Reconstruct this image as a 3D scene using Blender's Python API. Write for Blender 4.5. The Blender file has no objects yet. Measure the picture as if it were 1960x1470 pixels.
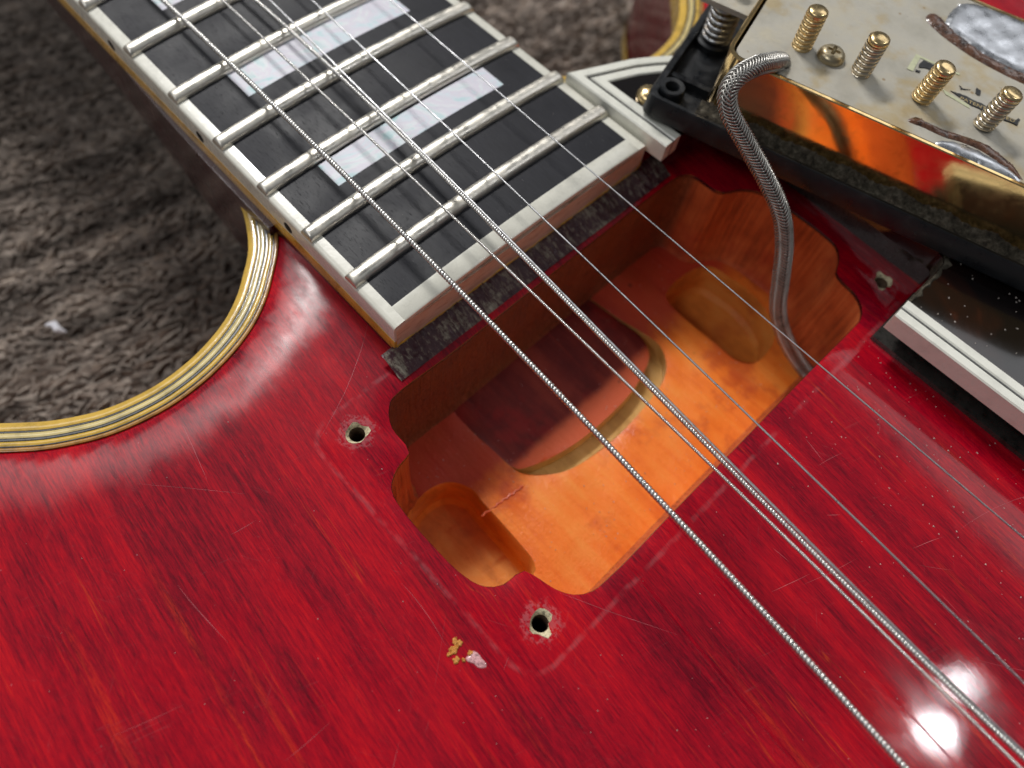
import bpy, math, random
import numpy as np
from mathutils import Vector, Matrix
from mathutils.geometry import delaunay_2d_cdt
random.seed(7); rng = np.random.default_rng(7)
S = 0.001                                   # every length below is in millimetres
scene = bpy.context.scene
COL = scene.collection

# ------------------------------------------------------------------ camera
cam = bpy.data.cameras.new('camera'); camo = bpy.data.objects.new('camera', cam); COL.objects.link(camo)
cx, cy, cz = (0.69301, 0.71474, 0.09425), (0.66974, -0.5899, -0.45108), (-0.26681, 0.37572, -0.88749)
CP = (55.76, -61.02, 93.38)
camo.matrix_world = Matrix(((cx[0], -cy[0], -cz[0], CP[0]*S), (cx[1], -cy[1], -cz[1], CP[1]*S), (cx[2], -cy[2], -cz[2], CP[2]*S), (0, 0, 0, 1)))
cam.sensor_fit = 'HORIZONTAL'; cam.sensor_width = 36; cam.lens = 27.037
cam.clip_start = 0.005; cam.clip_end = 20
cam.dof.use_dof = True; cam.dof.focus_distance = 0.107; cam.dof.aperture_fstop = 14.5
scene.camera = camo

# ------------------------------------------------------------------ world, lamps, exposure
w = bpy.data.worlds.new('World'); scene.world = w; w.use_nodes = True
bg = w.node_tree.nodes['Background']; bg.inputs[0].default_value = (0.92, 0.96, 1.0, 1); bg.inputs[1].default_value = 0.11

def lamp(name, loc, target, size, power, color=(1, 1, 1), shape='RECTANGLE', size_y=None):
    l = bpy.data.lights.new(name, 'AREA'); l.shape = shape; l.size = size
    if size_y: l.size_y = size_y
    l.energy = power; l.color = color
    o = bpy.data.objects.new(name, l); COL.objects.link(o); o.location = loc
    o.rotation_euler = (Vector(target) - Vector(loc)).to_track_quat('-Z', 'Y').to_euler()
    return o
lamp('ceiling_lamp', (-0.92, 0.34, 1.12), (0.02, 0, 0), 0.42, 16.5, (1, 0.985, 0.96), 'RECTANGLE', 0.13)
lamp('fill_panel', (-0.25, -1.35, 1.55), (0, 0, 0), 0.9, 5.2, (0.96, 0.98, 1), 'RECTANGLE', 0.5)  # added fill from behind the camera, lifts the carpet and cavity
lamp('workbench_lamp', (0.61, 0.605, 1.27), (0.05, 0, 0), 0.062, 0.70, (0.95, 0.97, 1), 'DISK')
lamp('workbench_lamp', (0.59, 0.69, 1.24), (0.05, 0, 0), 0.044, 0.36, (0.95, 0.97, 1), 'DISK')
lamp('fill_panel', (0.25, 1.55, 1.35), (0, 0, 0), 1.5, 4.2, (0.97, 0.98, 1), 'RECTANGLE', 0.7)  # added fill, unseen; lays a pale veil over the right of the top
lamp('fill_panel', (-1.45, -0.55, 1.45), (0, 0, 0), 1.3, 5.5, (0.97, 0.98, 1), 'RECTANGLE', 0.7)  # added fill, unseen; veils the left of the top and brightens the carpet

vs = scene.view_settings
vs.view_transform = 'Standard'; vs.look = 'None'; vs.exposure = 0; vs.gamma = 1; vs.use_curve_mapping = False
scene.cycles.use_denoising = True
scene.cycles.max_bounces = 8; scene.cycles.diffuse_bounces = 4; scene.cycles.glossy_bounces = 5
scene.cycles.caustics_reflective = False; scene.cycles.caustics_refractive = False
scene.cycles.sample_clamp_indirect = 6

# ------------------------------------------------------------------ node helpers
class NT:
    def __init__(s, name):
        s.m = bpy.data.materials.new(name); s.m.use_nodes = True
        s.t = s.m.node_tree; s.b = s.t.nodes['Principled BSDF']
        tc = s.t.nodes.new('ShaderNodeTexCoord'); s.raw = tc.outputs['Object']
        v = s.t.nodes.new('ShaderNodeVectorMath'); v.operation = 'SCALE'; v.inputs[3].default_value = 1000
        s.t.links.new(s.raw, v.inputs[0]); s.P = v.outputs[0]       # millimetres
    def put(s, sock, v):
        if hasattr(v, 'is_output'): s.t.links.new(v, sock)
        else:
            if sock.type == 'RGBA' and len(v) == 3: v = (*v, 1)
            sock.default_value = v
    def mth(s, op, a, b=0.0, clamp=False):
        n = s.t.nodes.new('ShaderNodeMath'); n.operation = op; n.use_clamp = clamp
        s.put(n.inputs[0], a); s.put(n.inputs[1], b); return n.outputs[0]
    def vm(s, op, a, b=(0, 0, 0)):
        n = s.t.nodes.new('ShaderNodeVectorMath'); n.operation = op
        s.put(n.inputs[0], a)
        if op != 'LENGTH' and op != 'ABSOLUTE': s.put(n.inputs[1], b)
        return n.outputs[1] if op in ('LENGTH', 'DISTANCE', 'DOT_PRODUCT') else n.outputs[0]
    def map(s, scale=(1, 1, 1), rot=(0, 0, 0), loc=(0, 0, 0), vec=None):
        vec = vec or s.P
        if any(rot):                                    # turn first, then stretch
            r = s.t.nodes.new('ShaderNodeMapping'); s.put(r.inputs[0], vec); r.inputs[2].default_value = rot; vec = r.outputs[0]; rot = (0, 0, 0)
        n = s.t.nodes.new('ShaderNodeMapping'); s.put(n.inputs[0], vec)
        n.inputs[1].default_value = loc; n.inputs[2].default_value = rot; n.inputs[3].default_value = scale; return n.outputs[0]
    def noise(s, vec, scale=1, detail=3, rough=0.55, dist=0.0):
        n = s.t.nodes.new('ShaderNodeTexNoise'); s.put(n.inputs['Vector'], vec); n.inputs['Scale'].default_value = scale
        n.inputs['Detail'].default_value = detail; n.inputs['Roughness'].default_value = rough; n.inputs['Distortion'].default_value = dist
        return n.outputs[0]
    def voro(s, vec, scale=1, feature='F1', out='Distance'):
        n = s.t.nodes.new('ShaderNodeTexVoronoi'); s.put(n.inputs['Vector'], vec); n.inputs['Scale'].default_value = scale
        n.feature = feature; return n.outputs[out]
    def ramp(s, fac, stops):
        n = s.t.nodes.new('ShaderNodeValToRGB'); s.put(n.inputs[0], fac); cr = n.color_ramp
        while len(cr.elements) < len(stops): cr.elements.new(0.5)
        for e, (p, c) in zip(cr.elements, stops):
            e.position = p; e.color = (*c, 1) if len(c) == 3 else c
        return n.outputs[0]
    def rng(s, v, a, b, c=0.0, d=1.0):
        n = s.t.nodes.new('ShaderNodeMapRange'); n.interpolation_type = 'SMOOTHSTEP'
        for i, k in enumerate((v, a, b, c, d)): s.put(n.inputs[i], k)
        return n.outputs[0]
    def mix(s, f, a, b, mode='MIX'):
        n = s.t.nodes.new('ShaderNodeMix'); n.data_type = 'RGBA'; n.blend_type = mode
        s.put(n.inputs[0], f); s.put(n.inputs[6], a); s.put(n.inputs[7], b); return n.outputs[2]
    def bump(s, h, strength=0.3, dist=0.1):
        n = s.t.nodes.new('ShaderNodeBump'); n.inputs['Strength'].default_value = strength; n.inputs['Distance'].default_value = dist * S
        s.put(n.inputs['Height'], h); s.put(s.b.inputs['Normal'], n.outputs[0]); return n.outputs[0]
    def set(s, **k):
        names = dict(col='Base Color', rough='Roughness', metal='Metallic', coat='Coat Weight', coat_rough='Coat Roughness', spec='Specular IOR Level',
                     sss='Subsurface Weight', aniso='Anisotropic', sheen='Sheen Weight')
        for a, v in k.items(): s.put(s.b.inputs[names[a]], v)
        return s.m
MAT = {}
def simple(name, col, rough=0.5, metal=0.0, coat=0.0, var=0.12, nscale=0.6, bump=0.0, bscale=3.0, coat_rough=0.08, spec=0.5):
    n = NT(name)
    f = n.noise(n.P, nscale, 4, 0.6)
    c2 = tuple(max(0, c * (1 - 2.2 * var)) for c in col); c3 = tuple(min(1, c * (1 + var)) for c in col)
    n.set(col=n.ramp(f, [(0.3, c2), (0.5, col), (0.72, c3)]), rough=n.rng(n.noise(n.P, nscale * 2.3, 4), 0.3, 0.7, max(0.02, rough * 0.8), min(1, rough * 1.25)),
          metal=metal, coat=coat, coat_rough=coat_rough, spec=spec)
    if bump: n.bump(n.noise(n.P, bscale, 5, 0.65), bump, 0.15)
    MAT[name] = n.m; return n.m

# --- red stained maple with old lacquer
def red_lacquer(name, bright=1.0):
    n = NT(name); P = n.P
    g1 = n.noise(n.map((0.014, 0.22, 0.2), (0, 0, 0.12)), 1, 4, 0.6, 0.4)            # broad streaks along the grain
    g2 = n.noise(n.map((0.13, 2.6, 2), (0, 0, 0.10)), 1, 4, 0.68)                    # fibres
    g3 = n.noise(n.map((0.55, 6.5, 2), (0, 0, 0.10)), 1, 4, 0.75)                     # pores
    blot = n.noise(P, 0.045, 3, 0.6)
    f = n.mth('ADD', n.mth('MULTIPLY', g1, 0.38), n.mth('ADD', n.mth('MULTIPLY', g2, 0.40), n.mth('MULTIPLY', g3, 0.46)))
    f = n.mth('ADD', f, n.mth('MULTIPLY', n.mth('SUBTRACT', blot, 0.5), 0.30))
    b = bright
    col = n.ramp(f, [(0.40, (0.045*b, 0.0002, 0.005)), (0.52, (0.175*b, 0.0003, 0.010)), (0.62, (0.34*b, 0.0006, 0.012)), (0.74, (0.54*b, 0.003, 0.012)), (0.90, (0.72*b, 0.025, 0.012))])
    # long orange growth lines
    fl = n.noise(n.map((0.006, 0.20, 0.1), (0, 0, 0.12), (3.1, 7.7, 0)), 1, 2, 0.5, 0.15)
    ln = n.rng(n.mth('ABSOLUTE', n.mth('SUBTRACT', fl, 0.52)), 0.0, 0.0035, 1, 0)
    ln = n.mth('MULTIPLY', ln, n.rng(n.noise(P, 0.05, 2), 0.42, 0.65))
    col = n.mix(n.mth('MULTIPLY', n.mth('MULTIPLY', ln, 0.55), n.rng(g2, 0.40, 0.62)), col, (0.72, 0.085, 0.012))
    og = n.mth('MULTIPLY', n.rng(n.noise(n.map((0.012, 0.5, 0.2), (0, 0, 0.12), (9.3, 2.2, 0)), 1, 3, 0.6, 0.2), 0.60, 0.74), n.rng(n.noise(P, 0.03, 2), 0.42, 0.62))
    col = n.mix(n.mth('MULTIPLY', n.mth('MULTIPLY', og, 0.75), n.rng(g3, 0.38, 0.60)), col, (0.66, 0.05, 0.010))
    # footprint of the removed mounting ring: a dull pale line
    q = n.vm('SUBTRACT', n.vm('ABSOLUTE', n.vm('SUBTRACT', n.vm('MULTIPLY', P, (1, 1, 0)), (34.6, 0, 0))), (18.7, 41.6, 0))
    sd = n.mth('SUBTRACT', n.vm('LENGTH', n.vm('MAXIMUM', q, (0, 0, 0))), 4.0)
    sd = n.mth('ADD', sd, n.mth('MULTIPLY', n.mth('SUBTRACT', n.noise(P, 0.5, 4), 0.5), 0.7))
    edge = n.mth('MULTIPLY', n.rng(n.mth('ABSOLUTE', sd), 0.1, 0.55, 1, 0), n.rng(n.noise(P, 0.35, 3), 0.38, 0.62))
    inside = n.rng(sd, -0.4, 0.2, 1, 0)
    # scuffs round the screw holes
    holes = [(16.3, -40.0), (52.5, -39.3), (52.9, 42.7)]; chip = None
    for hx, hy in holes:
        d = n.vm('DISTANCE', n.vm('MULTIPLY', P, (1, 1, 0)), (hx, hy, 0))
        d = n.mth('ADD', d, n.mth('MULTIPLY', n.mth('SUBTRACT', n.noise(P, 0.8, 5, 0.7), 0.5), 3.6))
        c = n.rng(d, 2.2, 3.1, 1, 0); chip = c if chip is None else n.mth('MAXIMUM', chip, c)
    chip = n.mth('MULTIPLY', chip, n.rng(n.noise(P, 1.3, 4, 0.7), 0.45, 0.55))
    # scratches: thin bright cuts in several directions
    scr = None
    for rot, sc, th, seed in ((0.9, (0.035, 1.5, 1), 0.0016, 0), (-0.5, (0.05, 1.9, 1), 0.0014, 11), (1.9, (0.03, 1.3, 1), 0.0016, 23), (2.6, (0.06, 1.6, 1), 0.0013, 31)):
        v = n.noise(n.map(sc, (0, 0, rot), (seed, seed * 0.7, 0)), 1, 1, 0.4, 0.25)
        l = n.rng(n.mth('ABSOLUTE', n.mth('SUBTRACT', v, 0.5)), 0.0, th * 3.0, 1, 0)
        l = n.mth('MULTIPLY', l, n.rng(n.noise(n.map(vec=P, loc=(seed * 9, 0, 0)), 0.10, 2), 0.52, 0.62))
        scr = l if scr is None else n.mth('MAXIMUM', scr, l)
    wear = n.mth('MAXIMUM', n.mth('MULTIPLY', scr, 0.035), n.mth('MAXIMUM', n.mth('MULTIPLY', edge, 0.07), n.mth('MULTIPLY', chip, 0.13)))
    spk = n.mth('MULTIPLY', n.rng(n.voro(P, 0.45), 0.02, 0.055, 1, 0), n.rng(n.noise(P, 0.12, 2), 0.5, 0.56))
    wear = n.mth('MAXIMUM', wear, n.mth('MULTIPLY', spk, 0.25))
    col = n.mix(wear, col, (0.78, 0.50, 0.52))
    at = n.t.nodes.new('ShaderNodeAttribute'); at.attribute_name = 'scuffed_edge'; scuff = at.outputs['Fac']
    haze = n.noise(n.map((0.09, 0.16, 0.1)), 1, 5, 0.65)
    n.set(col=col, rough=n.mth('SUBTRACT', n.rng(haze, 0.3, 0.7, 0.38, 0.55), n.mth('MULTIPLY', inside, 0.12)), spec=0.08, coat=1.0,
          coat_rough=n.mth('ADD', n.mth('ADD', n.rng(haze, 0.35, 0.75, 0.04, 0.11), n.mth('MULTIPLY', scuff, n.rng(haze, 0.3, 0.7, 0.24, 0.42))), n.mth('MULTIPLY', wear, 0.5)))
    h = n.mth('ADD', n.mth('MULTIPLY', n.noise(P, 0.16, 2), 1.0), n.mth('ADD', n.mth('MULTIPLY', n.noise(P, 2.2, 3), 0.10), n.mth('MULTIPLY', g2, 0.10)))
    h = n.mth('SUBTRACT', h, n.mth('MULTIPLY', wear, 0.4))
    n.b.inputs['Coat IOR'].default_value = 1.42
    nb = n.bump(h, 0.08, 0.12); n.put(n.b.inputs['Coat Normal'], nb)
    MAT[name] = n.m; return n.m
red_lacquer('red_lacquer')
simple('red_side', (0.13, 0.002, 0.008), 0.3, coat=0.8, var=0.2, nscale=0.1, coat_rough=0.08)
simple('hole_bore', (0.10, 0.06, 0.035), 0.9, var=0.3, nscale=2.0)  # bore wood darkened, the shade inside the hole is in the colour
simple('maroon_side', (0.05, 0.004, 0.007), 0.3, coat=0.7, var=0.25, nscale=0.15, coat_rough=0.12)

def cavity_wood(name, a, b_, c, gdir, redness=0.5):
    n = NT(name); P = n.P
    g = n.noise(n.map(gdir), 1, 4, 0.6, 0.3); bl = n.noise(P, 0.11, 4, 0.6)
    f = n.mth('ADD', n.mth('MULTIPLY', g, 0.5), n.mth('MULTIPLY', bl, 0.5))
    col = n.ramp(f, [(0.32, a), (0.5, b_), (0.68, c)])
    st = n.mth('MULTIPLY', n.rng(n.noise(n.map(loc=(5, 3, 1)), 0.085, 4, 0.65), 0.52, 0.66), redness)
    col = n.mix(st, col, (0.38, 0.02, 0.02))
    if name == 'cavity_wall':                      # the end of the neck block is brown mahogany, sawn across
        nb = n.rng(n.vm('DOT_PRODUCT', P, (1, 0, 0)), 16.2, 18.5, 0.85, 0)
        col = n.mix(nb, col, n.ramp(n.noise(n.map((3.2, 3.2, 0.5), (0, 0.3, 0)), 1, 4, 0.7), [(0.35, (0.075, 0.028, 0.016)), (0.65, (0.24, 0.10, 0.05))]))
    if name == 'cavity_orange': col = overspray_shade(n, col)
    if name == 'tenon_red': col = n.mix(n.rng(n.mth('ADD', n.vm('DOT_PRODUCT', P, (1, 0, 0)), n.mth('MULTIPLY', n.mth('SUBTRACT', n.noise(P, 0.3, 4), 0.5), 1.4)), 29.5, 31.5, 0, 0.85), col, (0.80, 0.16, 0.06))  # lit end of the tenon, beyond the fingerboard's shadow, painted orange
    sp = n.mth('MULTIPLY', n.rng(n.voro(P, 0.22), 0.05, 0.11, 1, 0), n.rng(n.noise(P, 0.2, 2), 0.55, 0.6))
    col = n.mix(n.mth('MULTIPLY', sp, 0.7), col, (0.05, 0.02, 0.015))
    n.set(col=col, rough=n.rng(bl, 0.3, 0.7, 0.30, 0.5), coat=0.0 if name == 'cavity_wall' else 0.3, coat_rough=0.3, spec=0.3)
    n.bump(n.mth('ADD', g, n.mth('MULTIPLY', n.noise(P, 1.8, 4), 0.5)), 0.9, 0.25)
    MAT[name] = n.m
def overspray_shade(n, col):  # red overspray, with the fingerboard's shadow put into the same colour
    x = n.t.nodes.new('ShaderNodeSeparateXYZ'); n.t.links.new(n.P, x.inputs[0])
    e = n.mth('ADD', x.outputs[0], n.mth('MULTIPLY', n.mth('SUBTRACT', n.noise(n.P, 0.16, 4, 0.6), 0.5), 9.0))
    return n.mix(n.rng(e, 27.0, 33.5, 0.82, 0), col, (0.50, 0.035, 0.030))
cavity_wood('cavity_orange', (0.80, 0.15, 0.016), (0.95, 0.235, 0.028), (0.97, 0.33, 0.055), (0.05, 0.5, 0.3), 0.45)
cavity_wood('cavity_wall', (0.24, 0.050, 0.022), (0.56, 0.125, 0.038), (0.74, 0.22, 0.07), (1.6, 1.6, 0.06), 0.35)
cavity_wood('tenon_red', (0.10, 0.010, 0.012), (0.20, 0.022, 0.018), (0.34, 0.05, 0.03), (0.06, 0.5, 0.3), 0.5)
cavity_wood('bare_wood', (0.45, 0.24, 0.07), (0.66, 0.40, 0.13), (0.78, 0.50, 0.2), (0.1, 0.5, 0.5), 0.06)
cavity_wood('pit_wood', (0.50, 0.16, 0.03), (0.78, 0.28, 0.05), (0.84, 0.38, 0.09), (0.1, 0.4, 0.3), 0.3)
simple('hole_wood', (0.74, 0.64, 0.42), 0.8, var=0.3, nscale=2.0, bump=0.8, bscale=3)
simple('chip_pale', (0.70, 0.36, 0.37), 0.35, var=0.35, nscale=2, bump=0.8, bscale=2, coat=0.6)
simple('scratch_pale', (0.50, 0.11, 0.13), 0.4, var=0.3, nscale=0.3)
simple('crumb_orange', (0.62, 0.27, 0.05), 0.6, var=0.2, nscale=2)
simple('cream_white', (0.74, 0.72, 0.63), 0.28, var=0.06, nscale=0.3, coat=0.4, bump=0.15, bscale=0.9)
simple('amber', (0.72, 0.40, 0.05), 0.3, var=0.18, nscale=0.3, coat=0.6, bump=0.2)
simple('aged_yellow', (0.68, 0.43, 0.075), 0.25, var=0.14, nscale=0.3, coat=0.8, bump=0.25, bscale=0.8, coat_rough=0.06)
simple('pale_yellow', (0.70, 0.56, 0.25), 0.22, var=0.14, nscale=0.3, coat=0.8, bump=0.25, bscale=0.8, coat_rough=0.06)
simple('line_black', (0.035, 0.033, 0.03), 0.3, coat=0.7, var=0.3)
simple('amber_brown', (0.42, 0.20, 0.04), 0.3, coat=0.7, var=0.2)
simple('guard_white', (0.82, 0.81, 0.72), 0.3, var=0.05, nscale=0.3, coat=0.3)

def binding_end():
    n = NT('binding_end'); P = n.P
    d = n.noise(n.map((0.2, 0.25, 1.2)), 1, 5, 0.7)
    col = n.ramp(d, [(0.3, (0.40, 0.27, 0.16)), (0.46, (0.70, 0.54, 0.42)), (0.7, (0.80, 0.68, 0.54))])
    n.set(col=col, rough=0.5, coat=0.2); n.bump(n.noise(P, 1.5, 5, 0.7), 0.4, 0.1); MAT['binding_end'] = n.m
binding_end()

def ebony():
    n = NT('ebony'); P = n.P
    p = n.noise(n.map((0.30, 5.0, 2)), 1, 4, 0.7)
    p2 = n.noise(n.map((0.8, 9.0, 3), loc=(4, 9, 0)), 1, 2, 0.6)
    bl = n.noise(P, 0.1, 3)
    col = n.ramp(n.mth('ADD', n.mth('MULTIPLY', p, 0.6), n.mth('MULTIPLY', bl, 0.4)), [(0.3, (0.013, 0.013, 0.016)), (0.5, (0.022, 0.022, 0.027)), (0.72, (0.036, 0.036, 0.043))])
    pore = n.rng(p2, 0.28, 0.38, 1, 0); col = n.mix(n.mth('MULTIPLY', pore, 0.8), col, (0.006, 0.006, 0.006))
    dust = n.mth('MULTIPLY', n.rng(n.voro(P, 0.9), 0.03, 0.09, 1, 0), n.rng(n.noise(P, 0.25, 2), 0.55, 0.62))
    col = n.mix(n.mth('MULTIPLY', dust, 0.5), col, (0.3, 0.29, 0.27))
    n.set(col=col, rough=n.rng(bl, 0.3, 0.7, 0.42, 0.58), spec=0.2); n.bump(n.mth('SUBTRACT', n.mth('MULTIPLY', p, 0.5), n.mth('MULTIPLY', pore, 0.6)), 0.3, 0.1); MAT['ebony'] = n.m
ebony()

def pearl():
    n = NT('pearl'); P = n.P
    a = n.noise(n.map((0.16, 0.10, 0.1), (0, 0, 0.5)), 1, 4, 0.6, 1.6)
    wv = n.noise(n.map((0.55, 0.12, 0.1), (0, 0, 0.9)), 1, 3, 0.6, 2.2)
    col = n.ramp(a, [(0.32, (0.46, 0.68, 0.70)), (0.42, (0.68, 0.74, 0.80)), (0.5, (0.72, 0.68, 0.76)), (0.57, (0.76, 0.79, 0.82)), (0.68, (0.50, 0.70, 0.72))])
    col = n.mix(n.rng(wv, 0.42, 0.68, 0, 0.14), col, (0.44, 0.52, 0.58))
    n.set(col=col, rough=0.42, coat=0.0, spec=0.22, metal=0.0); n.bump(wv, 0.12, 0.1); MAT['pearl'] = n.m
pearl()

def metal(name, col, rough, grime=(0.2, 0.18, 0.14), gr=0.25, scale=0.8, bump=0.06):
    n = NT(name); P = n.P
    t = n.noise(P, scale, 5, 0.65)
    c = n.mix(n.rng(t, 0.52, 0.72, 0, gr), col, grime)
    n.set(col=c, metal=1.0, rough=n.rng(t, 0.3, 0.75, rough * 0.75, rough * 1.6)); n.bump(n.noise(P, scale * 3, 4), bump, 0.1); MAT[name] = n.m
metal('nickel_fret', (0.80, 0.76, 0.68), 0.36, (0.5, 0.45, 0.36), 0.3, 0.5, 0.015)
metal('string_wound', (0.70, 0.68, 0.65), 0.28, gr=0.1)
metal('string_plain', (0.46, 0.46, 0.47), 0.32, gr=0.1)
metal('braid', (0.52, 0.505, 0.475), 0.42, (0.16, 0.14, 0.11), 0.7, 0.25)
metal('gold', (0.90, 0.64, 0.30), 0.12, (0.50, 0.36, 0.17), 0.4, 0.4, 0.03)
metal('gold_screw', (0.86, 0.64, 0.33), 0.22, (0.35, 0.28, 0.18), 0.5, 0.8)
metal('nickel_screw', (0.70, 0.61, 0.47), 0.2, (0.4, 0.30, 0.18), 0.5, 0.6)
metal('old_brass', (0.50, 0.42, 0.28), 0.35, (0.2, 0.16, 0.1), 0.5, 0.9)
metal('spring_steel', (0.62, 0.62, 0.62), 0.3, (0.45, 0.30, 0.14), 0.6, 0.5)
metal('solder', (0.72, 0.74, 0.78), 0.30, (0.45, 0.45, 0.47), 0.5, 0.5, 0.12)

def tortoise():
    n = NT('tortoise'); P = n.P
    t = n.noise(P, 0.055, 3, 0.6, 0.8)
    col = n.ramp(t, [(0.5, (0.006, 0.004, 0.004)), (0.62, (0.018, 0.006, 0.004)), (0.75, (0.10, 0.022, 0.008))])
    n.set(col=col, rough=0.14, coat=0.5, coat_rough=0.06); n.bump(n.noise(P, 0.8, 4), 0.06, 0.1); MAT['tortoise'] = n.m
tortoise()
def ring_plastic():
    n = NT('ring_plastic'); P = n.P
    t = n.noise(P, 0.35, 5, 0.65)
    col = n.ramp(t, [(0.4, (0.006, 0.007, 0.009)), (0.6, (0.010, 0.011, 0.013)), (0.8, (0.04, 0.04, 0.04))])
    n.set(col=col, rough=n.rng(t, 0.3, 0.7, 0.25, 0.5)); n.bump(n.noise(P, 1.2, 5), 0.2, 0.1); MAT['ring_plastic'] = n.m
    n = NT('grime'); P = n.P
    t = n.noise(P, 0.9, 6, 0.72)
    col = n.ramp(t, [(0.36, (0.030, 0.026, 0.020)), (0.52, (0.085, 0.072, 0.052)), (0.7, (0.20, 0.175, 0.135))])
    n.set(col=col, rough=0.95, spec=0.2); n.bump(t, 1.0, 0.5); MAT['grime'] = n.m
ring_plastic()
def glue():
    n = NT('glue_scrapings'); P = n.P
    t = n.noise(n.map((0.7, 0.10, 0.5)), 1, 4, 0.7); t2 = n.noise(n.map((0.45, 1.6, 0.8)), 1, 4, 0.75, 0.4); t3 = n.noise(P, 0.16, 3)
    f = n.mth('ADD', n.mth('MULTIPLY', t2, 0.55), n.mth('ADD', n.mth('MULTIPLY', t, 0.3), n.mth('MULTIPLY', t3, 0.25)))
    col = n.ramp(f, [(0.46, (0.035, 0.004, 0.010)), (0.54, (0.055, 0.012, 0.018)), (0.59, (0.17, 0.14, 0.11)), (0.70, (0.40, 0.36, 0.29))])
    n.set(col=col, rough=n.rng(f, 0.5, 0.65, 0.3, 0.9), spec=0.4); n.bump(f, 0.8, 0.5); MAT['glue_scrapings'] = n.m
glue()
def baseplate():
    n = NT('baseplate_nickel'); P = n.P
    t = n.noise(P, 0.12, 4, 0.6); t2 = n.noise(P, 1.1, 5, 0.7)
    col = n.ramp(t, [(0.3, (0.42, 0.395, 0.33)), (0.5, (0.51, 0.48, 0.41)), (0.72, (0.56, 0.50, 0.37))])
    st = n.rng(n.noise(n.map(loc=(7, 2, 4)), 0.10, 4, 0.6), 0.50, 0.66, 0, 0.6); col = n.mix(st, col, (0.46, 0.33, 0.13))
    sp = n.mth('MULTIPLY', n.rng(n.voro(P, 0.28), 0.05, 0.10, 1, 0), n.rng(n.noise(P, 0.3, 2), 0.5, 0.56)); col = n.mix(n.mth('MULTIPLY', sp, 0.7), col, (0.30, 0.18, 0.07))
    pit = n.rng(t2, 0.62, 0.75, 0, 0.5); col = n.mix(pit, col, (0.30, 0.28, 0.25))
    n.set(col=col, metal=0.3, rough=n.rng(t2, 0.3, 0.7, 0.42, 0.62)); n.bump(t2, 0.25, 0.12); MAT['baseplate_nickel'] = n.m
baseplate()
simple('flux_brown', (0.10, 0.042, 0.022), 0.25, var=0.5, nscale=0.9, coat=0.9, bump=1.0, bscale=1.2)
simple('sticker_black', (0.018, 0.018, 0.019), 0.4, var=0.2)
simple('sticker_glue', (0.54, 0.55, 0.36), 0.5, var=0.1)
simple('sticker_gold', (0.55, 0.42, 0.20), 0.4, metal=0.4)
simple('dark_hole', (0.012, 0.010, 0.008), 0.9, var=0.2)
simple('dust', (0.62, 0.55, 0.50), 0.8, var=0.2)
simple('lint_white', (0.8, 0.8, 0.86), 0.8, var=0.1)
def carpet_mat():
    n = NT('carpet_pile'); P = n.P
    a = n.noise(n.map((0.016, 0.16, 0.1), (0, 0, -1.4)), 1, 3, 0.6); b = n.noise(P, 0.22, 3, 0.7); c = n.noise(P, 0.75, 2, 0.7)
    f = n.mth('ADD', n.mth('MULTIPLY', a, 0.5), n.mth('ADD', n.mth('MULTIPLY', b, 0.35), n.mth('MULTIPLY', c, 0.2)))
    col = n.ramp(f, [(0.40, (0.070, 0.058, 0.050)), (0.5, (0.195, 0.163, 0.140)), (0.60, (0.36, 0.30, 0.255)), (0.70, (0.58, 0.47, 0.38))])
    n.set(col=col, rough=0.95, spec=0.15); MAT['carpet_pile'] = n.m
carpet_mat()

# ------------------------------------------------------------------ object helpers
def tag(o, label=None, cat=None, group=None, kind=None):
    if label: o['label'] = label
    if cat: o['category'] = cat
    if group: o['group'] = group
    if kind: o['kind'] = kind
    return o
BASE = {}
def empty(name, loc):
    o = bpy.data.objects.new(name, None); COL.objects.link(o); o.location = Vector(loc) * S; o.empty_display_size = 0.02
    BASE[o.name] = Vector(loc) * S; return o
def hang(o, parent):
    o.parent = parent
    if parent.name in BASE: o.matrix_parent_inverse = Matrix.Translation(-BASE[parent.name])
    elif parent.name in ORG: o.matrix_parent_inverse = Matrix.Translation(-ORG[parent.name])
ORG = {}
def mesh(name, V, F, mat, parent=None, smooth=True, sharp=35):
    me = bpy.data.meshes.new(name)
    me.from_pydata([(v[0]*S, v[1]*S, v[2]*S) for v in V], [], F)
    if isinstance(mat, str): me.materials.append(MAT[mat])
    else:
        for m in mat: me.materials.append(MAT[m])
    me.update()
    if smooth:
        me.polygons.foreach_set('use_smooth', [True] * len(me.polygons)); me.set_sharp_from_angle(angle=math.radians(sharp))
    o = bpy.data.objects.new(name, me); COL.objects.link(o)
    if parent is not None: hang(o, parent)
    return o
def place(name, me, loc, rot, parent):          # a copy that shares mesh data
    o = bpy.data.objects.new(name, me); COL.objects.link(o); hang(o, parent); o.location = Vector(loc) * S; o.rotation_euler = rot; return o
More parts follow.
